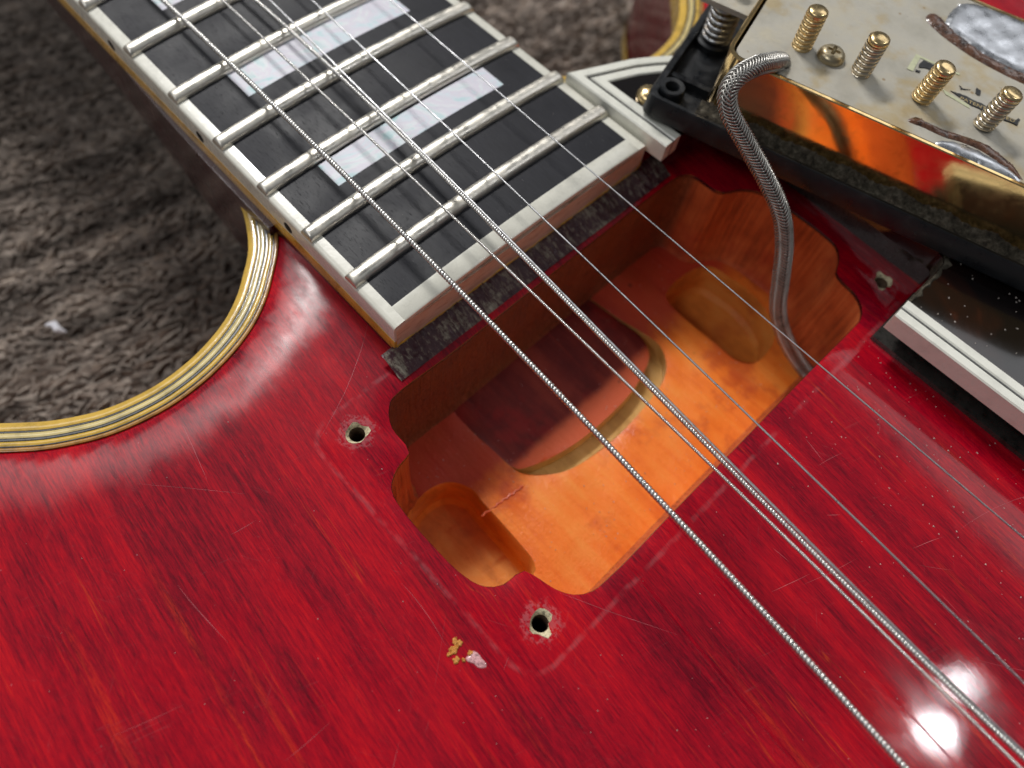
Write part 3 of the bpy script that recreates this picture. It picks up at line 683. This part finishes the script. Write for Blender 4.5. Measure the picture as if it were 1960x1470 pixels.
# side dots
mb = MB(); R = [[(1.0*math.cos(a), -0.01 + 0.6*i, 0.95*math.sin(a)) for a in [2*math.pi*k/16 for k in range(16)]] for i in (0, 1)]
mb.rings([r[::-1] for r in R][::-1], True, True, True); dotm = None
for n in (21, 19, 17, 15):
    x = (fx(n) + fx(n-1))/2 + 0.6
    if dotm is None: o = mb.build('side_dot', 'dark_hole', board, True, 40); dotm = o.data
    else: o = bpy.data.objects.new('side_dot', dotm); COL.objects.link(o); hang(o, board)
    o.location = (x*S, (-hw(x) - 0.02 + 0.0)*S, -3.6*S)
    if True: o.scale = (1, 1, 1)

# ------------------------------------------------------------------ strings
def zs(x): return 2.0 + (x + 65) * 0.02
SD = {'E': [(-63.0, -16.34), (-29.2, -16.5), (4.2, -17.91), (20.1, -18.7), (37.3, -19.9), (54.9, -21.12), (90.8, -23.89)],
      'A': [(-57.2, -8.8), (-37.5, -8.7), (-11.7, -9.78), (14.2, -10.9), (30.0, -11.5), (48.4, -11.98), (59.3, -12.45), (78.3, -13.36), (99.0, -14.68)],
      'D': [(-53.6, -4.28), (-31.5, -4.84), (-9.0, -5.78), (15.6, -7.64), (32.1, -9.1), (47.1, -10.26), (60.2, -11.2), (99.7, -13.44)],
      'G': [(-52.0, -2.4), (-21.9, -4.5), (-8.3, -5.5), (9.1, -6.62), (25.1, -7.9), (45.8, -9.4), (61.6, -10.7), (88.6, -12.6), (99.9, -13.1)],
      'B': [(-47.9, 3.1), (-10.8, 1.21), (24.0, -1.1), (55.1, -3.1), (66.6, -4.2), (95.8, -6.11)],
      'H': [(-39.7, 13.67), (-22.4, 13.31), (18.1, 11.83), (40.3, 11.1), (54.9, 10.7), (67.8, 10.38), (80.0, 10.0), (87.6, 9.7)]}
PF = {k: np.polyfit([p[0] for p in v], [p[1] for p in v], 3 if k in 'DG' else 2) for k, v in SD.items()}
def ys(k, x):
    xc = min(max(x, -75), 105); y = float(np.polyval(PF[k], xc))
    if x > 105: y += float(np.polyval(np.polyder(PF[k]), 105)) * (x - 105)
    if x < -75: y += float(np.polyval(np.polyder(PF[k]), -75)) * (x + 75)
    if k == 'G': y = max(y, ys('D', x) + 0.55)
    if k == 'D': y = max(y, ys('A', x) + 0.75)
    return y
for k, r, pitch, lab in (('E', 0.45, 0.52, 'thickest wound string'), ('A', 0.23, 0.28, 'thin wound string second from the bass side'), ('D', 0.35, 0.42, 'third wound string lying against a plain string')):
    mb = MB(); fn = lambda s_, k=k: (s_, ys(k, s_), zs(s_) + (0.1 if k == 'D' else 0)); wound(mb, fn, -150, 135, r, pitch, 0.28, 10, 6)
    tag(mb.build('string', 'string_wound', G, True, 80), lab)
for k, r, lab in (('G', 0.19, 'plain string touching the third wound string'), ('B', 0.15, 'plain string second from the pickguard'), ('H', 0.125, 'thinnest plain string nearest the pickguard')):
    mb = MB(); tube(mb, [(x, ys(k, x), zs(x)) for x in np.arange(-150, 135, 2.0)], r, 10); tag(mb.build('string', 'string_plain', G, True, 80), lab)

# ------------------------------------------------------------------ pickguard
GT = 0.4
edge_pts = [(13.2, 28.2), (2, 27.9), (-9.2, 27.5)]
up = catmull([(-9.2, 27.5), (-7.4, 33), (-4.6, 39), (-1.0, 45), (5, 53), (14, 62), (26, 70), (42, 76), (62, 79), (85, 79), (115, 74), (150, 64)], 2, False)
near2 = [(57.9, 30.0), (150, 32.0)]
outer_loop = [(13.2, 28.2), (2, 27.9), (-9.2, 27.5)] + [tuple(p) for p in up[1:]] + [(150, 32.0), (57.9, 30.0)]
notch = [tuple(p) for p in catmull([(57.9, 44.2), (57.4, 45.6), (56.0, 46.2)], 0.5, False)] + [(15.0, 46.2), (13.2, 44.5)]
poly = outer_loop + notch
def offline(line, d):
    P = np.array(line, float); t = np.gradient(P, axis=0); t /= np.linalg.norm(t, axis=1)[:, None]; return P + d*np.c_[t[:, 1], -t[:, 0]]
def miter(line, d):
    P = np.array(line, float); n_ = len(P); seg = np.diff(P, axis=0); seg /= np.linalg.norm(seg, axis=1)[:, None]; nn = np.c_[seg[:, 1], -seg[:, 0]]; o = []
    for i in range(n_):
        a, b = nn[max(i-1, 0)], nn[min(i, n_-2)]; o.append(P[i] + d*(a + b)/(1 + a @ b))
    return np.array(o)
la = [(13.2, 28.2), (-9.2, 27.5)] + [tuple(p) for p in up[5:]]
mb = MB(); inset = [tuple(p) for p in miter(la, 3.9)] + [(150, 35.9), (57.9, 33.9)] + notch
V2, F2 = sheet(inset, [], []); m = len(inset)
mb.add([(x, y, GT - 0.12) for x, y in V2], F2)
mb.rings([[(p[0], p[1], GT - 0.12) for p in inset][::-1], [(p[0], p[1], -3.4) for p in inset][::-1]])
guard = mb.build('pickguard', 'tortoise', G, True, 30); tag(guard, 'dark tortoiseshell pickguard with white and black edging, notched for the pickup')
def edging(line, o0, o1, mat, zt, zb, name='edging_strip', bev=0.22):
    sg = 1 if o1 > o0 else -1; mb = MB(); L = [(miter(line, o), z) for o, z in ((o0, zb), (o0, zt - bev), (o0 + sg*bev, zt), (o1 - sg*bev, zt), (o1, zt - bev), (o1, zb))]
    R = [[(q[i][0], q[i][1], z) for q, z in L] for i in range(len(line))]
    mb.rings(R, True, True, True); return mb.build(name, mat, guard, True, 40)
lb2 = [tuple(p) for p in catmull([(57.9, 30.0), (100, 30.9), (150, 32.0)], 3, False)]
for line, sg in ((la, 1), (lb2, -1)):
    edging(line, 0, sg*1.85, 'guard_white', GT + 0.25, -2.9); edging(line, sg*1.87, sg*2.2, 'line_black', GT + 0.12, -2.9, bev=0.05); edging(line, sg*2.22, sg*4.05, 'guard_white', GT + 0.25, -2.9)
# grime along the notch, black plates under the guard, screw
mb = MB(); gl = catmull([(57.9, 33.4), (58.0, 40.0), (57.9, 44.2), (57.3, 45.7), (55.8, 46.4), (48, 46.5), (36, 46.6), (22, 46.6)], 0.7, False)
R = []
for i, p in enumerate(gl):
    j = 0.25*math.sin(i*1.7) + random.uniform(-.2, .2); t = np.array(gl[min(i+1, len(gl)-1)]) - np.array(gl[max(i-1, 0)]); t /= np.linalg.norm(t); nn = np.array((t[1], -t[0]))
    wd = (0.75 + j) if p[1] < 45 else (1.5 + j)
    R.append([(*(p - nn*0.02), -3.5), (*(p - nn*0.14), -2.6), (*(p - nn*0.12), GT - 0.2), (*(p + nn*wd*.5), GT + 0.08), (*(p + nn*wd), GT - 0.2), (*(p + nn*wd), -3)])
mb.rings(R, True, True, True); mb.build('notch_grime', 'grime', guard, True, 60)
mb = MB(); mb.box(57.7, 150, 31.2, 44, ZB + 0.02, ZB + 0.9); mb.box(16, 57.6, 47.2, 60, ZB - 0.6, -3.45); mb.box(60, 148, 36, 60, ZB+.9, -3.45); mb.build('black_plate', 'line_black', guard, False)
mb = MB(); lathe(mb, [(2.3, 0), (2.25, 0.5), (1.9, 1.0), (1.2, 1.4), (0.4, 1.55)], (3.6, 34.9, GT - 0.12), 22); gs = mb.build('guard_screw', 'gold_screw', guard)
mb = MB(); lathe(mb, [(0.9, 0), (0.9, -10)], (3.6, 34.9, GT - .2), 10); mb.build('screw_shank', 'gold_screw', gs)
# dust
mb = MB()
def speck(x, y, z, r):
    a0 = random.random()*6; e = random.uniform(0.5, 1.5)
    V = [(x + r*e*math.cos(a0 + k*2.094), y + r*math.sin(a0 + k*2.094), z) for k in range(3)] + [(x, y, z + r*0.9)]
    mb.add(V, [(0, 1, 3), (1, 2, 3), (2, 0, 3)])
for k in range(170):
    x, y = random.uniform(52, 110), random.triangular(-10, 31, 29)
    if x < 56.5 or y > 30.8: continue
    speck(x, y, ZB + .01, random.uniform(0.06, 0.17))
for k in range(160): speck(random.uniform(58, 110), random.uniform(34.5, 56), GT - 0.1, random.uniform(0.06, 0.2))
for k in range(140):
    x, y = random.uniform(0, 110), random.uniform(-90, -10)
    if pip(x, y, RP) or dist_out(x, y) < 7: continue
    speck(x, y, ztop(x, y) + .01, random.uniform(0.05, 0.11))
for k in range(420):
    x, y = random.uniform(16.5, 53), random.uniform(-40, 40)
    if not pip(x, y, FP) or min(np.hypot(FP[:, 0]-x, FP[:, 1]-y)) < 2 or (pip(x, y, SP) and not pip(x, y, TN)) or pip(x, y, np.array(lb)) or pip(x, y, np.array(lt)): continue
    speck(x, y, FZ + 0.08, random.uniform(0.05, 0.15))
for k in range(90):
    x, y = random.uniform(-60, 6), random.uniform(-24, 24); speck(x, y, zarch(y) + .01, random.uniform(0.04, 0.09))
tag(mb.build('dust', 'dust', G, False), kind='stuff')

# ------------------------------------------------------------------ pickup, turned over on the pickguard
TH = math.radians(16.8); PL = (13.4, 35.3); BZ = 15.6                # near left corner of the base plate, its height
ux, uy = math.cos(TH), math.sin(TH)
def pk(u, v, z): return (PL[0] + u*ux - v*uy, PL[1] + u*uy + v*ux, z)
def PX(mb): return mb.xform(lambda p: pk(*p))
PU = empty('humbucker_pickup', pk(35, 19, 1.2))
tag(PU, 'humbucking pickup turned upside down on the pickguard, gold cover, black mounting ring, braided lead', 'pickup')
PLN, PWD = 69.5, 38.0
def rrect(x0, x1, y0, y1, r, n=6):
    o = []
    for cx_, cy_, a in ((x1-r, y1-r, 0), (x0+r, y1-r, 1), (x0+r, y0+r, 2), (x1-r, y0+r, 3)):
        for k in range(n + 1): t = math.pi/2*(a + k/n); o.append((cx_ + r*math.cos(t), cy_ + r*math.sin(t)))
    return o
def rz(poly, z): return [(p[0], p[1], z) for p in poly]
o_ = rrect(0, PLN, 0, PWD, 3.0); i_ = rrect(0.7, PLN-.7, 0.7, PWD-.7, 2.4)
mb = MB(); mb.rings([rz(rrect(1, PLN-1, 1, PWD-1, 2.4), 0.2), rz(rrect(.3, PLN-.3, .3, PWD-.3, 3), 0.5), rz(o_, 1.6), rz(o_, BZ - .12), rz(rrect(.12, PLN-.12, .12, PWD-.12, 2.9), BZ + 0.05), rz(rrect(.58, PLN-.58, .58, PWD-.58, 2.5), BZ + .05), rz(i_, BZ - .1), rz(i_, BZ - 1.6)], True, True)
cover = PX(mb).build('cover', 'gold', PU, True, 20)
bp = rrect(1.25, PLN-1.2, .85, PWD-.9, 1.6); wire_c = (8.0, 3.3)
hole = blob(wire_c, 1.6, 20, 0.06, 4); V2, F2 = sheet(bp, [hole], [(x, y) for x in np.arange(3, 68, 4) for y in np.arange(2.5, 36, 4) if math.hypot(x-wire_c[0], y-wire_c[1]) > 3])
mb = MB(); mb.add([(x, y, BZ - 0.05 + 0.05*math.sin(x*.5)*math.sin(y*.4)) for x, y in V2], F2)
mb.rings([rz(bp, BZ - .05)[::-1], rz(bp, BZ - 1)[::-1]]); mb.rings([rz(hole, BZ - .06), rz(hole, BZ - 1.2)], True, False, True)
plate_o = PX(mb).build('base_plate', 'baseplate_nickel', PU, True, 30)
# pole screws
def pole_mesh():
    mb = MB(); r = 1.62; wound(mb, lambda s_: (0, 0, s_), -0.6, 5.6, r, 0.78, 0.24, 18, 6); mb.tip = len(mb.F)
    lathe(mb, [(1.3, 4.6), (1.46, 5.4), (1.58, 5.75), (1.52, 6.15), (1.25, 6.35), (0.5, 6.42)], (0, 0, 0), 20)
    return mb
pm = pole_mesh(); first = {}
for k in range(6):
    u = 9.6 + k*9.75; c = pk(u, 8.9, BZ - 0.05); mt = 'gold_screw' if k in (0, 2) else 'nickel_screw'
    if mt not in first:
        o = mesh('pole_screw', pm.V, pm.F, (mt, 'gold_screw'), PU, True, 50); first[mt] = o.data
        for pl in o.data.polygons[pm.tip:]: pl.material_index = 1
    else:
        o = bpy.data.objects.new('pole_screw', first[mt]); COL.objects.link(o); hang(o, PU)
    o.location = Vector(c)*S; o.rotation_euler = (0.03*math.sin(k*3), -0.05 + 0.03*math.cos(k*5), k*1.3)
# bobbin screw with a cross recess
def bobbin(u, v):
    mb = MB(); n = 32; R = []
    for s_, z in ((1.0, -.05), (1.0, 0.25), (0.93, 0.75), (0.72, 1.15), (0.5, 1.28)):
        R.append([(u + 2.15*s_*math.cos(2*math.pi*k/n), v + 2.15*s_*math.sin(2*math.pi*k/n), BZ + z) for k in range(n)])
    def cross(sc, z): return [(u + sc*(0.36 + 0.74*abs(math.cos(2*t))**1.6)*1.05*math.cos(t), v + sc*(0.36 + 0.74*abs(math.cos(2*t))**1.6)*1.05*math.sin(t), BZ + z) for t in [2*math.pi*k/n for k in range(n)]]
    R += [cross(1.0, 1.26), cross(0.8, 0.7), cross(0.4, 0.35)]
    mb.rings(R, True, False, True); PX(mb).build('bobbin_screw', 'old_brass', PU, True, 50)
bobbin(14.3, 9.2); bobbin(55.5, 9.2)
# solder joints between cover and plate, flux round them
def lump(name, pts, mat, hgt, seed, amp=0.25):
    P = [tuple(p) for p in catmull(pts, 0.5)]; A = np.array(P); x0, y0 = A.min(0); x1, y1 = A.max(0); inner = []
    for x in np.arange(x0, x1, 0.42):
        for y in np.arange(y0, y1, 0.42):
            q = (x + random.uniform(-.1, .1), y + random.uniform(-.1, .1))
            if pip(*q, A) and min(np.hypot(A[:, 0]-q[0], A[:, 1]-q[1])) > 0.2: inner.append(q)
    V2, F2 = sheet(P, [], inner); V = []
    for x, y in V2:
        d = float(min(np.hypot(A[:, 0]-x, A[:, 1]-y))); e = 1 - math.exp(-d/0.55) if d > 0.02 else -0.12
        nz = math.sin(0.8*x + seed)*math.sin(1.1*y + 2*seed) + 0.35*math.sin(1.9*x - 1.4*y + seed) + (0.02 if mat == 'solder' else 0.5)*random.uniform(-1, 1)
        V.append((x, y, BZ + hgt*e*(1 + amp*nz)))
    mb = MB(); mb.add(V, F2); return PX(mb).build(name, mat, PU, True, 75)
lump('solder_joint', [(33.4, 0.9), (37, 0.6), (42, 0.7), (46.2, 0.8), (45, 1.9), (42, 2.9), (38.5, 3.3), (35.2, 2.6)], 'solder', 0.4, 1, 0.08)
lump('flux_residue', [(28.6, 2.9), (31, 3.0), (34, 3.0), (37, 3.5), (40, 3.4), (43, 2.5), (45.6, 1.2), (46.5, 1.4), (44.3, 3.6), (40.5, 5.2), (37, 5.0), (33, 4.4), (29.6, 4.4)], 'flux_brown', 0.4, 2, 0.5)
lump('solder_joint', [(28, 28.6), (31, 26.3), (36, 24.8), (42, 24.2), (49, 24.6), (55, 28), (52, 36), (40, 37), (30, 36)], 'solder', 0.5, 3, 0.10)
lump('flux_residue', [(25, 27.6), (29, 24.9), (35, 22.9), (42, 22.0), (49, 22.4), (52, 24.2), (46, 24.6), (40, 24.6), (34, 25.6), (29, 28), (26, 30)], 'flux_brown', 0.4, 4, 0.5)
# torn remains of a black sticker with gold print, glue outline
def decal(name, pts, mat, z, parent=plate_o):
    V2, F2 = sheet(pts, [], []); mb = MB(); mb.add([(x, y, BZ + z) for x, y in V2], F2); mb.rings([rz(pts, BZ + z)[::-1], rz(pts, BZ)[::-1]]); return PX(mb).build(name, mat, parent, False)
def rag(pts, amp, step=0.35, seed=0):
    rr = np.random.default_rng(seed); P = []
    for a, b in zip(pts, pts[1:] + pts[:1]):
        k = max(1, int(math.hypot(b[0]-a[0], b[1]-a[1])/step))
        for i in range(k): P.append((a[0] + (b[0]-a[0])*i/k + rr.uniform(-amp, amp), a[1] + (b[1]-a[1])*i/k + rr.uniform(-amp, amp)))
    return P
decal('sticker_scrap', rag([(27.2, 17.4), (31.6, 17.5), (30.0, 16.9), (28.9, 16.7), (29.0, 16.0), (28.0, 15.9), (27.0, 15.4), (26.8, 16.3)], 0.06, .35, 1), 'sticker_black', 0.09)
decal('sticker_scrap', rag([(26.7, 14.6), (27.4, 14.8), (27.4, 14.3), (26.8, 14.2)], 0.06, .3, 2), 'sticker_black', 0.09)
decal('sticker_scrap', rag([(33.6, 15.3), (34.2, 14.9), (35.4, 15.4), (34.8, 15.0), (34.0, 14.5)], 0.05, .3, 3), 'sticker_black', 0.09)
decal('sticker_scrap', rag([(36.0, 16.4), (36.8, 16.2), (36.9, 15.0), (36.3, 14.9)], 0.08, .3, 4), 'sticker_black', 0.09)
decal('sticker_scrap', rag([(32.6, 13.2), (34.5, 13.5), (36.5, 13.4), (38.5, 13.3), (41, 13.0), (43.0, 12.9), (43.2, 13.6), (43.6, 13.5), (43.4, 12.0), (40, 12.0), (36, 12.1)], 0.08, .35, 5), 'sticker_black', 0.09)
decal('sticker_glue', [(25.8, 18.2), (33, 18.0), (33, 17.6), (26.6, 17.7), (26.4, 14.0), (25.4, 14.0)], 'sticker_glue', 0.04)
decal('sticker_glue', [(31.5, 12.9), (36, 11.9), (36.2, 11.2), (32.2, 12.0)], 'sticker_glue', 0.04)
fc = bpy.data.curves.new('print', 'FONT'); fc.body = 'PATENT APPLIED'; fc.size = 1.15; fo = bpy.data.objects.new('print', fc); COL.objects.link(fo)
bpy.context.view_layer.update(); tm = bpy.data.meshes.new_from_object(fo.evaluated_get(bpy.context.evaluated_depsgraph_get())); bpy.data.objects.remove(fo)
mb = MB(); wd = max(v.co.x for v in tm.vertices); mb.add([(34.3 + v.co.x*8.6/wd, 12.25 + v.co.y*0.85, BZ + 0.11) for v in tm.vertices], [tuple(p.vertices) for p in tm.polygons])
PX(mb).build('sticker_print', 'sticker_gold', plate_o, False)
# mounting ring, upside down round the cover
u0, u1, v0, v1 = -9.3, PLN + 9.3, -3.1, PWD + 3.1; RZ0, RZ1 = 0.9, 5.2
mb = MB(); oo = rrect(u0, u1, v0, v1, 2.2); oi = rrect(u0 + 1.7, u1 - 1.7, v0 + 1.3, v1 - 1.3, 1.2); oc = rrect(-0.35, PLN + .35, -0.35, PWD + .35, 3.0)
mb.rings([rz(rrect(u0+.5, u1-.5, v0+.5, v1-.5, 2), RZ0), rz(oo, RZ0 + .5), rz(rrect(u0+.35, u1-.35, v0+.35, v1-.35, 2), RZ1 - .25), rz(rrect(u0+.6, u1-.6, v0+.55, v1-.55, 1.9), RZ1), rz(rrect(u0+1.5, u1-1.5, v0+1.1, v1-1.1, 1.3), RZ1), rz(oi, RZ1 - .25), rz(oi, RZ0 + 2.2), rz(oc, RZ0 + 2.2), rz(oc, RZ0), rz(rrect(u0+.5, u1-.5, v0+.5, v1-.5, 2), RZ0)])
ring = PX(mb).build('mounting_ring', 'ring_plastic', PU, True, 40)
for uu in (-6.0, PLN + 6.0):
    for vv in (1.2, PWD - 1.2):
        mb = MB(); lz = 24; R = []
        for r, z in ((2.35, RZ0 + 2), (2.25, RZ1 - .1), (2.05, RZ1 + .15), (1.25, RZ1 + .1), (1.1, RZ1 - .2), (1.1, RZ0 + .5)):
            R.append([(uu + r*math.cos(2*math.pi*k/lz), vv + r*math.sin(2*math.pi*k/lz), z) for k in range(lz)])
        mb.rings(R, True, False, False); PX(mb).build('ring_post', 'ring_plastic', ring, True, 40)
# ribs at the end of the ring, grime packed along the near side
for va in (4.4, PWD - 5.4):
    mb = MB(); mb.box(u0 + 1.7, -0.4, va, va + 1, RZ0 + 2.2, RZ1 - .6); PX(mb).build('ring_rib', 'ring_plastic', ring, False)
mb = MB(); R = []
for k in range(160):
    u = -0.5 + 70.5*k/159; a = random.uniform(-.25, .25) + 0.3*math.sin(u*.8)
    R.append([(u, -2.35, RZ1 - .35), (u, -2.1, RZ1 + .12 + a*.3), (u, -1.2, RZ1 + .35 + a), (u, -0.5, RZ1 + 0.5 + a*1.0), (u, 0.05, RZ1 + 1.0 + a), (u, 0.05, RZ1 - 2), (u, -1.8, RZ1 - 2)])
mb.rings(R, True, True, True); PX(mb).build('packed_grime', 'grime', ring, True, 70)
# height screw with its spring at the end of the ring
mb = MB(); hc = (-4.6, PWD/2 - 1.2)
hel = [(hc[0] + 2.3*math.cos(t), hc[1] + 2.3*math.sin(t), RZ0 + 2.3 + 1.15*t/6.283) for t in np.arange(0, 6.283*9, 0.30)]
tube(mb, hel, 0.42, 7); PX(mb).build('spring', 'spring_steel', PU, True, 60)
mb = MB(); wound(mb, lambda s_: (hc[0], hc[1], s_), RZ0 + 1, 17.5, 1.25, 0.7, 0.2, 14, 6); PX(mb).build('height_screw', 'gold_screw', PU, True, 50)
mb = MB(); mb.box(-8.4, 0.4, hc[1] - 5, hc[1] + 5, 13.0, 13.9); PX(mb).build('plate_ear', 'baseplate_nickel', PU, False)
mb = MB(); lathe(mb, [(3.3, 0), (3.3, 1.2), (2.9, 1.5)], (hc[0], hc[1], RZ0 + 2.2), 24); PX(mb).build('spring_seat', 'ring_plastic', ring)
# braided lead
WP = [pk(8.1, 3.9, 13.8), pk(8.0, 3.4, 15.6), (19.9, 36.4, 17.6), (19.6, 33.2, 18.5), (19.2, 29.9, 18.3), (19.6, 27.7, 16.8), (21.5, 27.4, 14.3), (25.4, 28.3, 11.0), (30.5, 29.2, 7.0), (35.1, 29.6, 3.0),
      (38.3, 29.6, -2.0), (40.9, 28.7, -7.0), (43.6, 28.3, -13.0), (47.0, 28.9, -18.0), (51.6, 30.5, -23.0), (56.0, 31.6, -25.4), (62, 33, -26)]
wp = catmull(WP, 0.22, False); Pn, Tn, Nn, Bn = frames(wp)
arc = np.r_[0, np.cumsum(np.linalg.norm(np.diff(Pn, axis=0), axis=1))]
WR = 1.18; pitch = 6.4; NH = 6; mb = MB()
ss = np.arange(0, arc[-1], 0.17); ii = np.interp(ss, arc, np.arange(len(arc))).astype(int)
Pc = np.array([[np.interp(s_, arc, Pn[:, a]) for a in range(3)] for s_ in ss])
for sg in (1, -1):
    for h in range(NH):
        for st in (-1, 1):
            path = []
            for s_, i, p in zip(ss, ii, Pc):
                th = sg*2*math.pi*s_/pitch + 2*math.pi*h/NH + st*0.25
                rr = WR + 0.19*max(-1, min(1, 1.8*sg*math.cos(3*th))); path.append(p + rr*(math.cos(th)*Nn[i] + math.sin(th)*Bn[i]))
            tube(mb, path, 0.145, 6, False)
lead = mb.build('braided_lead', 'braid', PU, True, 80); tag(lead, 'braided metal shielded lead running down into the cavity')
mb = MB(); tube(mb, wp[::3], WR - 0.2, 12); mb.build('lead_core', 'line_black', lead)
